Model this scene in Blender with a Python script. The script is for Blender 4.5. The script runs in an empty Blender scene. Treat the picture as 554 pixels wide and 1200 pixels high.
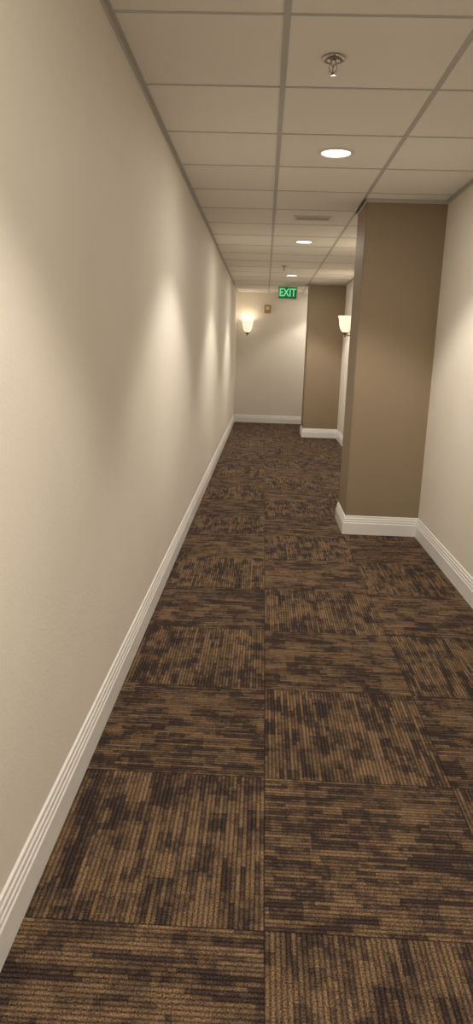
import bpy, bmesh, math, random
from mathutils import Vector, Matrix
h=1.3664; H=2.418
XL=-0.55; XR=1.232; YB=13.34; YN=-3.2
B1=0.030; B2=0.652; CT=0.622; CR0=2.504
S0=0.055; CTL=0.6094; K0=1.3786
CX=0.671; C1=(5.174,5.66); C2=(11.27,11.80)
scene=bpy.context.scene
try:
    scene.view_settings.view_transform='Standard'
    scene.view_settings.look='None'
except Exception: pass
col=scene.collection

# ---------- helpers
def link(o,parent=None):
    col.objects.link(o)
    if parent: o.parent=parent
    return o
def empty(name,loc=(0,0,0)):
    e=bpy.data.objects.new(name,None); e.location=loc; e.empty_display_size=.1
    return link(e)
def mesh_obj(name,bm,mats,parent=None,smooth=False,loc=None):
    me=bpy.data.meshes.new(name)
    bmesh.ops.recalc_face_normals(bm,faces=bm.faces)
    bm.to_mesh(me); bm.free()
    for m in (mats if isinstance(mats,(list,tuple)) else [mats]): me.materials.append(m)
    if smooth:
        for p in me.polygons: p.use_smooth=True
    o=bpy.data.objects.new(name,me)
    if loc: o.location=loc
    return link(o,parent)
def box(bm,x0,x1,y0,y1,z0,z1,mi=0):
    vs=[bm.verts.new(c) for c in [(x0,y0,z0),(x1,y0,z0),(x1,y1,z0),(x0,y1,z0),(x0,y0,z1),(x1,y0,z1),(x1,y1,z1),(x0,y1,z1)]]
    for f in [(0,3,2,1),(4,5,6,7),(0,1,5,4),(1,2,6,5),(2,3,7,6),(3,0,4,7)]:
        fc=bm.faces.new([vs[i] for i in f]); fc.material_index=mi
    return vs
def lathe(bm,prof,seg=40,mi=0,cx=0,cy=0,cz=0):
    n=seg; rings=[]
    for r,z in prof:
        if r<1e-5: rings.append([bm.verts.new((cx,cy,cz+z))])
        else: rings.append([bm.verts.new((cx+r*math.cos(2*math.pi*i/seg),cy+r*math.sin(2*math.pi*i/seg),cz+z)) for i in range(n)])
    for A,B in zip(rings,rings[1:]):
        for i in range(seg):
            j=(i+1)%n
            if len(A)==1 and len(B)==1: continue
            if len(A)==1: q=[A[0],B[i],B[j]]
            elif len(B)==1: q=[A[i],A[j],B[0]]
            else: q=[A[i],A[j],B[j],B[i]]
            f=bm.faces.new(q); f.material_index=mi; f.smooth=True
def sweep(name,path,prof,side,mat):
    bm=bmesh.new(); n=len(path); rings=[]
    P=[Vector(p) for p in path]
    for i in range(n):
        d0=(P[i]-P[i-1]).normalized() if i>0 else (P[1]-P[0]).normalized()
        d1=(P[i+1]-P[i]).normalized() if i<n-1 else d0
        n0=Vector((-d0.y,d0.x))*side; n1=Vector((-d1.y,d1.x))*side
        m=(n0+n1).normalized(); m=m/max(.2,m.dot(n0))
        rings.append([bm.verts.new((P[i].x+m.x*o,P[i].y+m.y*o,z)) for o,z in prof])
    for A,B in zip(rings,rings[1:]):
        for k in range(len(prof)):
            l=(k+1)%len(prof)
            bm.faces.new([A[k],A[l],B[l],B[k]])
    bm.faces.new(rings[0]); bm.faces.new(rings[-1])
    return mesh_obj(name,bm,mat)

# ---------- materials
def newmat(name):
    m=bpy.data.materials.new(name); m.use_nodes=True
    nt=m.node_tree; b=nt.nodes['Principled BSDF']
    return m,nt,b
class N:
    def __init__(s,nt): s.nt=nt
    def new(s,t): return s.nt.nodes.new(t)
    def L(s,a,b): s.nt.links.new(a,b)
    def math(s,op,a,b=None,c=None):
        n=s.new('ShaderNodeMath'); n.operation=op
        for i,v in enumerate([a,b,c]):
            if v is None: continue
            if isinstance(v,(int,float)): n.inputs[i].default_value=v
            else: s.L(v,n.inputs[i])
        return n.outputs[0]
    def mixf(s,f,a,b):
        return s.math('ADD',s.math('MULTIPLY',a,s.math('SUBTRACT',1.0,f)),s.math('MULTIPLY',b,f))
    def xyz(s,x,y,z):
        n=s.new('ShaderNodeCombineXYZ')
        for i,v in enumerate([x,y,z]):
            if isinstance(v,(int,float)): n.inputs[i].default_value=v
            else: s.L(v,n.inputs[i])
        return n.outputs[0]
    def noise(s,vec,scale,detail=2,rough=.5):
        n=s.new('ShaderNodeTexNoise'); n.inputs['Scale'].default_value=scale
        n.inputs['Detail'].default_value=detail; n.inputs['Roughness'].default_value=rough
        s.L(vec,n.inputs['Vector']); return n.outputs['Fac']
    def white(s,vec):
        n=s.new('ShaderNodeTexWhiteNoise'); n.noise_dimensions='3D'; s.L(vec,n.inputs['Vector']); return n.outputs['Value']
    def mixc(s,f,a,b,mode='MIX'):
        n=s.new('ShaderNodeMix'); n.data_type='RGBA'; n.blend_type=mode
        if isinstance(f,(int,float)): n.inputs[0].default_value=f
        else: s.L(f,n.inputs[0])
        for i,v in ((6,a),(7,b)):
            if isinstance(v,tuple): n.inputs[i].default_value=(*v,1)
            else: s.L(v,n.inputs[i])
        return n.outputs[2]
    def mr(s,v,a,b,c,d,smooth=False):
        n=s.new('ShaderNodeMapRange'); n.clamp=True
        if smooth: n.interpolation_type='SMOOTHSTEP'
        s.L(v,n.inputs[0])
        for i,x in zip(range(1,5),(a,b,c,d)): n.inputs[i].default_value=x
        return n.outputs[0]
    def bump(s,hgt,strength,dist,bsdf):
        n=s.new('ShaderNodeBump'); n.inputs['Strength'].default_value=strength; n.inputs['Distance'].default_value=dist
        s.L(hgt,n.inputs['Height']); s.L(n.outputs[0],bsdf.inputs['Normal'])
def paint(name,c,rough=.7,bs=.25,scale=140,spec=.3):
    m,nt,b=newmat(name); k=N(nt)
    pos=k.new('ShaderNodeNewGeometry').outputs['Position']
    n1=k.noise(pos,scale,3,.6); n2=k.noise(pos,1.3,2)
    f=k.mr(n2,.3,.7,.97,1.03)
    base=k.new('ShaderNodeRGB'); base.outputs[0].default_value=(*c,1)
    v=k.new('ShaderNodeVectorMath'); v.operation='SCALE'; k.L(base.outputs[0],v.inputs[0]); k.L(f,v.inputs['Scale'])
    k.L(v.outputs[0],b.inputs['Base Color'])
    b.inputs['Roughness'].default_value=rough; b.inputs['Specular IOR Level'].default_value=spec
    k.bump(n1,bs,.003,b)
    return m
M_wall=paint('wall_paint_cream',(.82,.77,.695),.6,.35,110)
M_brown=paint('column_paint_taupe',(.31,.238,.162),.55,.35,110)
M_trim=paint('trim_gloss_white',(.88,.87,.85),.35,.03,30,.5)
M_grid=paint('tbar_metal',(.56,.545,.51),.45,.02,30,.5)
M_white=paint('white_metal',(.78,.76,.72),.4,.02,30,.5)
def metal(name,c,r):
    m,nt,b=newmat(name); k=N(nt)
    pos=k.new('ShaderNodeNewGeometry').outputs['Position']
    k.L(k.mr(k.noise(pos,60,2),.3,.7,r*.8,r*1.2),b.inputs['Roughness'])
    b.inputs['Base Color'].default_value=(*c,1); b.inputs['Metallic'].default_value=1
    return m
M_chrome=metal('chrome',(.55,.53,.50),.25)
M_brass=metal('aged_bronze',(.30,.20,.10),.4)
def emis(name,c,st,base=None):
    m,nt,b=newmat(name); k=N(nt)
    b.inputs['Base Color'].default_value=(*(base or c),1)
    pos=k.new('ShaderNodeNewGeometry').outputs['Position']
    k.L(k.mr(k.noise(pos,25,3),.3,.7,st*.85,st*1.1),b.inputs['Emission Strength'])
    b.inputs['Emission Color'].default_value=(*c,1)
    return m
M_lens=emis('downlight_lens',(1,.95,.82),6)
M_glass=emis('sconce_glass_shade',(1,.86,.64),.85,(.9,.85,.75))
M_exitg=emis('exit_letters_green',(.12,.62,.26),.9)
M_exitb=emis('exit_panel_green',(.0,.13,.04),.4,(.01,.12,.05))
M_amber=paint('beige_plastic',(.50,.28,.12),.5,.02,30)

def ceil_mat():
    m,nt,b=newmat('acoustic_tile'); k=N(nt)
    pos=k.new('ShaderNodeNewGeometry').outputs['Position']
    sp=k.new('ShaderNodeSeparateXYZ'); k.L(pos,sp.inputs[0])
    u=k.math('FLOOR',k.math('DIVIDE',k.math('SUBTRACT',sp.outputs[0],B1),CT))
    v=k.math('FLOOR',k.math('DIVIDE',k.math('SUBTRACT',sp.outputs[1],CR0),CT))
    t=k.mr(k.white(k.xyz(u,v,1.0)),0,1,.97,1.03)
    n=k.noise(pos,220,2,.7)
    spk=k.mr(n,.3,.5,.92,1.0)
    f=k.math('MULTIPLY',t,spk)
    base=k.new('ShaderNodeRGB'); base.outputs[0].default_value=(.95,.92,.86,1)
    vm=k.new('ShaderNodeVectorMath'); vm.operation='SCALE'; k.L(base.outputs[0],vm.inputs[0]); k.L(f,vm.inputs['Scale'])
    k.L(vm.outputs[0],b.inputs['Base Color']); b.inputs['Roughness'].default_value=.95
    b.inputs['Specular IOR Level'].default_value=.1
    k.bump(n,.3,.002,b); return m
M_tile=ceil_mat()

def carpet_mat():
    m,nt,b=newmat('carpet_tile_quarter_turn'); k=N(nt)
    pos=k.new('ShaderNodeNewGeometry').outputs['Position']
    sp=k.new('ShaderNodeSeparateXYZ'); k.L(pos,sp.inputs[0])
    u=k.math('DIVIDE',k.math('SUBTRACT',sp.outputs[0],S0),CTL)
    v=k.math('DIVIDE',k.math('SUBTRACT',sp.outputs[1],K0),CTL)
    iu=k.math('FLOOR',u); iv=k.math('FLOOR',v)
    fu=k.math('SUBTRACT',u,iu); fv=k.math('SUBTRACT',v,iv)
    par=k.math('FLOORED_MODULO',k.math('ADD',iu,iv),2.0)
    par=k.math('GREATER_THAN',par,.5)
    a=k.mixf(par,fv,fu); bb=k.mixf(par,fu,fv)
    tid=k.white(k.xyz(iu,iv,3.7)); t=k.math('MULTIPLY',tid,91.0)
    NR=48.0
    aN=k.math('MULTIPLY',a,NR); ai=k.math('FLOOR',aN); fr=k.math('SUBTRACT',aN,ai)
    def patch(width,freq,seed):
        ag=k.math('FLOOR',k.math('DIVIDE',k.math('ADD',ai,k.math('MULTIPLY',tid,width)),width))
        r4=k.white(k.xyz(ag,t,seed))
        bg=k.math('FLOOR',k.math('ADD',k.math('MULTIPLY',bb,freq),r4))
        return k.white(k.xyz(ag,bg,k.math('ADD',t,seed)))
    p1=patch(5.0,7.0,5.5); p2=patch(3.0,11.0,8.5)
    rs=k.white(k.xyz(ai,t,.5))
    bs1=k.math('FLOOR',k.math('ADD',k.math('MULTIPLY',bb,5.0),k.math('MULTIPLY',rs,7.0)))
    streak=k.white(k.xyz(ai,bs1,k.math('ADD',t,9.0)))
    low=k.noise(k.xyz(k.math('MULTIPLY',ai,.13),k.math('MULTIPLY',bb,5.0),t),1.0,1,.5)
    ragged=k.noise(k.xyz(k.math('MULTIPLY',ai,.9),k.math('MULTIPLY',bb,30.0),k.math('ADD',t,40.0)),1.0,1,.5)
    mm=k.math('ADD',k.math('ADD',k.math('MULTIPLY',p1,.26),k.math('MULTIPLY',p2,.24)),
        k.math('ADD',k.math('MULTIPLY',streak,.36),k.math('ADD',k.math('MULTIPLY',low,.40),k.math('MULTIPLY',ragged,.45))))
    mask=k.mr(mm,.68,1.08,0,1)
    fib=k.noise(pos,250.0,2,.8)
    fibf=k.mr(fib,.34,.66,.15,1.85)
    rib=k.math('ABSOLUTE',k.math('SUBTRACT',fr,.5))
    gap=k.mr(rib,.14,.46,0,.85,True)
    c_dark=k.mixc(gap,(.060,.040,.034),(.018,.0125,.012))
    c_tan=k.mixc(gap,(.225,.146,.086),(.088,.055,.034))
    c=k.mixc(mask,c_dark,c_tan)
    vr=k.mr(k.white(k.xyz(ai,t,2.0)),0,1,.85,1.15)
    f=k.math('MULTIPLY',fibf,vr)
    eu=k.math('SUBTRACT',.5,k.math('ABSOLUTE',k.math('SUBTRACT',fu,.5)))
    ev=k.math('SUBTRACT',.5,k.math('ABSOLUTE',k.math('SUBTRACT',fv,.5)))
    e=k.math('MINIMUM',eu,ev)
    f=k.math('MULTIPLY',f,k.mr(e,.001,.005,.5,1))
    vm=k.new('ShaderNodeVectorMath'); vm.operation='SCALE'; k.L(c,vm.inputs[0]); k.L(f,vm.inputs['Scale'])
    k.L(vm.outputs[0],b.inputs['Base Color']); b.inputs['Roughness'].default_value=.95
    b.inputs['Specular IOR Level'].default_value=.15
    hgt=k.math('ADD',k.math('SUBTRACT',1.0,gap),k.math('MULTIPLY',fib,1.4))
    k.bump(hgt,.7,.004,b)
    return m
M_carpet=carpet_mat()

# ---------- room shell
TH=.12
bm=bmesh.new(); box(bm,XL-TH,XR+TH,YN-TH,YB+TH,-.1,0); mesh_obj('floor',bm,M_carpet)
bm=bmesh.new(); box(bm,XL-TH,XR+TH,YN-TH,YB+TH,H,H+.1); mesh_obj('ceiling',bm,M_tile)
bm=bmesh.new(); box(bm,XL-TH,XL,YN,YB,0,H); mesh_obj('wall_left',bm,M_wall)
bm=bmesh.new(); box(bm,XR,XR+TH,YN,YB,0,H); mesh_obj('wall_right',bm,M_wall)
bm=bmesh.new(); box(bm,XL-TH,XR+TH,YB,YB+TH,0,H); mesh_obj('wall_far',bm,M_wall)
bm=bmesh.new(); box(bm,XL-TH,XR+TH,YN-TH,YN,0,H); mesh_obj('wall_near',bm,M_wall)
for i,(y0,y1) in enumerate((C1,C2)):
    bm=bmesh.new(); box(bm,CX,XR+.001,y0,y1,0,H)
    es=[e for e in bm.edges if abs(e.verts[0].co.x-CX)<1e-4 and abs(e.verts[1].co.x-CX)<1e-4 and abs(e.verts[0].co.z-e.verts[1].co.z)>.1]
    bmesh.ops.bevel(bm,geom=es,offset=.006,segments=2,affect='EDGES')
    mesh_obj('wall_column',bm,M_brown)

# baseboards
bp=[(0,0),(.017,0),(.017,.088),(.0135,.094),(.0135,.106),(.0105,.110),(.0105,.124),(.007,.129),(.006,.142),(0,.146)]
sweep('baseboard_left',[(XL,YN),(XL,YB)],bp,-1,M_trim)
sweep('baseboard_far',[(XL+.017,YB),(XR-.017,YB)],bp,-1,M_trim)
sweep('baseboard_near',[(XL+.017,YN),(XR-.017,YN)],bp,1,M_trim)
sweep('baseboard_right',[(XR,YN),(XR,C1[0]),(CX,C1[0]),(CX,C1[1]),(XR,C1[1]),(XR,C2[0]),(CX,C2[0]),(CX,C2[1]),(XR,C2[1]),(XR,YB)],bp,1,M_trim)

# ceiling grid
bm=bmesh.new(); w=.011; d=.003
for x in (B1,B2):
    box(bm,x-w,x+w,YN,YB,H-d,H+.01)
j=-20
while CR0+j*CT<YB:
    y=CR0+j*CT; j+=1
    if y<YN: continue
    xr=XR
    for c in (C1,C2):
        if c[0]<y<c[1]: xr=CX
    edges=[XL,B1,B2,xr]
    for a,b in zip(edges,edges[1:]):
        if b-a>.03: box(bm,a+(w if a>XL else 0),b-(w if b<xr else 0),y-w*.6,y+w*.6,H-d*.8,H+.01)
mesh_obj('ceiling_grid',bm,M_grid)
ap=[(0,H-.022),(.002,H-.022),(.002,H-.003),(.020,H-.003),(.020,H+.004),(0,H+.004)]
sweep('trim_1',[(XL,YN),(XL,YB)],ap,-1,M_grid)
sweep('trim_2',[(XR,YN),(XR,C1[0]),(CX,C1[0]),(CX,C1[1]),(XR,C1[1]),(XR,C2[0]),(CX,C2[0]),(CX,C2[1]),(XR,C2[1]),(XR,YB)],ap,1,M_grid)

# downlights
LX=(B1+B2)/2
LC=(1,.91,.78)
for x,y,k_ in ((LX,-2.16,1),(LX,.949,1),(LX,4.059,1),(LX,7.169,1),(LX,10.279,1),(.98,12.75,.5)):  # last downlight is an added, unseen fill for the far wall
    e=empty('recessed_downlight',(x,y,H))
    bm=bmesh.new()
    lathe(bm,[(.098,0.0),(.098,-.004),(.092,-.008),(.083,-.008),(.078,-.004),(.074,.004)],48)
    mesh_obj('trim_ring',bm,M_white,e)
    bm=bmesh.new(); lathe(bm,[(.0,-.0035),(.05,-.003),(.0775,-.001)],48)
    mesh_obj('lens',bm,M_lens,e)
    l=bpy.data.lights.new('lamp','SPOT'); l.energy=82*k_; l.color=LC
    l.spot_size=math.radians(114); l.spot_blend=.38; l.shadow_soft_size=.05
    o=bpy.data.objects.new('lamp_beam',l); o.location=(0,0,-.02); link(o,e)
    l=bpy.data.lights.new('lamp_diffuse','AREA'); l.shape='DISK'; l.size=.15; l.energy=8*k_; l.color=LC
    o=bpy.data.objects.new('lamp_diffuse',l); o.location=(0,0,-.010); link(o,e)

# sconces
def sconce(loc,rotz):
    e=empty('wall_sconce',loc); e.rotation_euler=(0,0,rotz)   # local -Y points into room
    bm=bmesh.new()
    lathe(bm,[(0,-.125),(.02,-.123),(.045,-.108),(.068,-.075),(.083,-.03),(.090,.02),(.098,.07),(.112,.105),(.108,.108),(.093,.073),(.085,.02),(.078,-.03),(.04,-.10),(0,-.115)],40,cy=-.125)
    mesh_obj('glass_shade',bm,M_glass,e)
    bm=bmesh.new()
    lathe(bm,[(0,-.18),(.008,-.175),(.012,-.165),(.006,-.155),(.018,-.143),(.032,-.128),(.040,-.112),(.036,-.108)],24,cy=-.125)
    mesh_obj('finial',bm,M_brass,e)
    bm=bmesh.new(); lathe(bm,[(0,.016),(.03,.014),(.05,.008),(.055,0)],32)
    for v in bm.verts:
        x,y,z=v.co; v.co=(x,-z,y*1.5-.06)
    mesh_obj('backplate',bm,M_brass,e)
    cu=bpy.data.curves.new('arm','CURVE'); cu.dimensions='3D'; cu.bevel_depth=.008; cu.bevel_resolution=4
    s=cu.splines.new('BEZIER'); s.bezier_points.add(2)
    for bp_,c in zip(s.bezier_points,[(0,-.01,-.08),(0,-.06,-.155),(0,-.125,-.135)]):
        bp_.co=c; bp_.handle_left_type=bp_.handle_right_type='AUTO'
    cu.materials.append(M_brass); link(bpy.data.objects.new('arm',cu),e)
    l=bpy.data.lights.new('bulb','POINT'); l.energy=1.8; l.color=(1,.86,.66); l.shadow_soft_size=.07
    o=bpy.data.objects.new('bulb',l); o.location=(0,-.125,.09); link(o,e)
sconce((-.34,YB,1.80),0)
sconce((XR,9.9,1.76),math.radians(-90))
sconce((XR,7.2,1.76),math.radians(-90))  # added sconce, hidden by the near column, to lift overall brightness
sconce((XR,.9,1.76),math.radians(-90))  # extra sconce out of view, added as fill light
sconce((XR,-2.0,1.76),math.radians(-90))  # another added sconce, unseen behind the camera, for more fill

# exit sign
EX,EY=.33,11.6
e=empty('exit_sign',(EX,EY,H))
bm=bmesh.new(); box(bm,-.155,.155,-.022,.022,-.235,-.035)
bmesh.ops.bevel(bm,geom=list(bm.edges),offset=.006,segments=2,affect='EDGES'); mesh_obj('housing',bm,M_white,e)
bm=bmesh.new(); box(bm,-.145,.145,-.025,-.0215,-.225,-.045); mesh_obj('face_panel',bm,M_exitb,e)
bm=bmesh.new(); box(bm,-.07,.07,-.03,.03,-.018,-.004); lathe(bm,[(.012,-.04),(.012,-.01)],16); mesh_obj('canopy',bm,M_white,e)
t=bpy.data.curves.new('letters','FONT'); t.body='EXIT'; t.size=.17; t.align_x='CENTER'; t.align_y='CENTER'; t.extrude=.002; t.offset=.004
t.materials.append(M_exitg)
o=bpy.data.objects.new('letters',t); o.rotation_euler=(math.pi/2,0,0); o.location=(0,-.027,-.135); o.scale=(.78,1,1); link(o,e)

# sprinklers
def sprinkler(x,y):
    e=empty('fire_sprinkler',(x,y,H))
    bm=bmesh.new()
    lathe(bm,[(.0,-.002),(.042,-.002),(.044,-.005),(.040,-.010),(.022,-.013),(.018,-.006),(0,-.006)],32)
    lathe(bm,[(.011,-.006),(.011,-.022),(.007,-.026),(.007,-.030),(0,-.030)],16)
    for s in (-1,1):
        pts=[(s*.010,-.02),(s*.015,-.032),(s*.011,-.046),(s*.003,-.052)]
        for (xa,za),(xb,zb) in zip(pts,pts[1:]):
            vs=[bm.verts.new(c) for c in [(xa-.002,-.003,za),(xa+.002,-.003,za),(xa+.002,.003,za),(xa-.002,.003,za),(xb-.002,-.003,zb),(xb+.002,-.003,zb),(xb+.002,.003,zb),(xb-.002,.003,zb)]]
            for f in [(0,1,5,4),(1,2,6,5),(2,3,7,6),(3,0,4,7),(0,3,2,1),(4,5,6,7)]: bm.faces.new([vs[i] for i in f])
    lathe(bm,[(0,-.050),(.008,-.051),(.018,-.054),(.018,-.056),(0,-.056)],24)
    lathe(bm,[(0,-.030),(.003,-.031),(.003,-.05),(0,-.051)],12)
    mesh_obj('sprinkler_head',bm,M_chrome,e)
sprinkler(.208,2.83); sprinkler(.20,9.15)

# ceiling grille
e=empty('air_vent',(LX,5.925,H))
bm=bmesh.new(); W,D_=.15,.085
for a in ((-W,W,-D_,-D_+.02),(-W,W,D_-.02,D_),(-W,-W+.02,-D_+.02,D_-.02),(W-.02,W,-D_+.02,D_-.02)): box(bm,*a,-.008,0)
mesh_obj('frame',bm,M_white,e)
bm=bmesh.new()
for i in range(7):
    yy=-D_+.03+i*.0185
    vs=box(bm,-W+.02,W-.02,yy,yy+.01,-.006,-.003)
mesh_obj('louvres',bm,M_grid,e)

# fire alarm strobe on far wall
e=empty('fire_alarm_strobe',(.02,YB+.002,2.12))
bm=bmesh.new(); box(bm,-.06,.06,-.04,0,-.075,.075); bmesh.ops.bevel(bm,geom=list(bm.edges),offset=.008,segments=2,affect='EDGES'); mesh_obj('body',bm,M_amber,e)
bm=bmesh.new(); box(bm,-.035,.035,-.06,-.04,-.015,.05); bmesh.ops.bevel(bm,geom=list(bm.edges),offset=.006,segments=2,affect='EDGES'); mesh_obj('strobe_lens',bm,M_white,e)

# world
w_=bpy.data.worlds.new('w'); scene.world=w_; w_.use_nodes=True
w_.node_tree.nodes['Background'].inputs[0].default_value=(.02,.018,.015,1)

# camera
f=801.2; pi=math.radians(13.356); ya=math.radians(1.883); ro=math.radians(1.859)
r=Vector((math.cos(ya),math.sin(ya),0)); f0=Vector((-math.sin(ya),math.cos(ya),0)); z=Vector((0,0,1))
F=f0*math.cos(pi)-z*math.sin(pi); U=f0*math.sin(pi)+z*math.cos(pi)
R2=r*math.cos(ro)+U*math.sin(ro); U2=-r*math.sin(ro)+U*math.cos(ro)
cam=bpy.data.cameras.new('camera'); cam.lens=f/1200*36; cam.sensor_width=36; cam.sensor_fit='AUTO'; cam.clip_start=.02
co=bpy.data.objects.new('camera',cam); link(co)
co.matrix_world=Matrix(((R2.x,U2.x,-F.x,0),(R2.y,U2.y,-F.y,0),(R2.z,U2.z,-F.z,h),(0,0,0,1)))
scene.camera=co
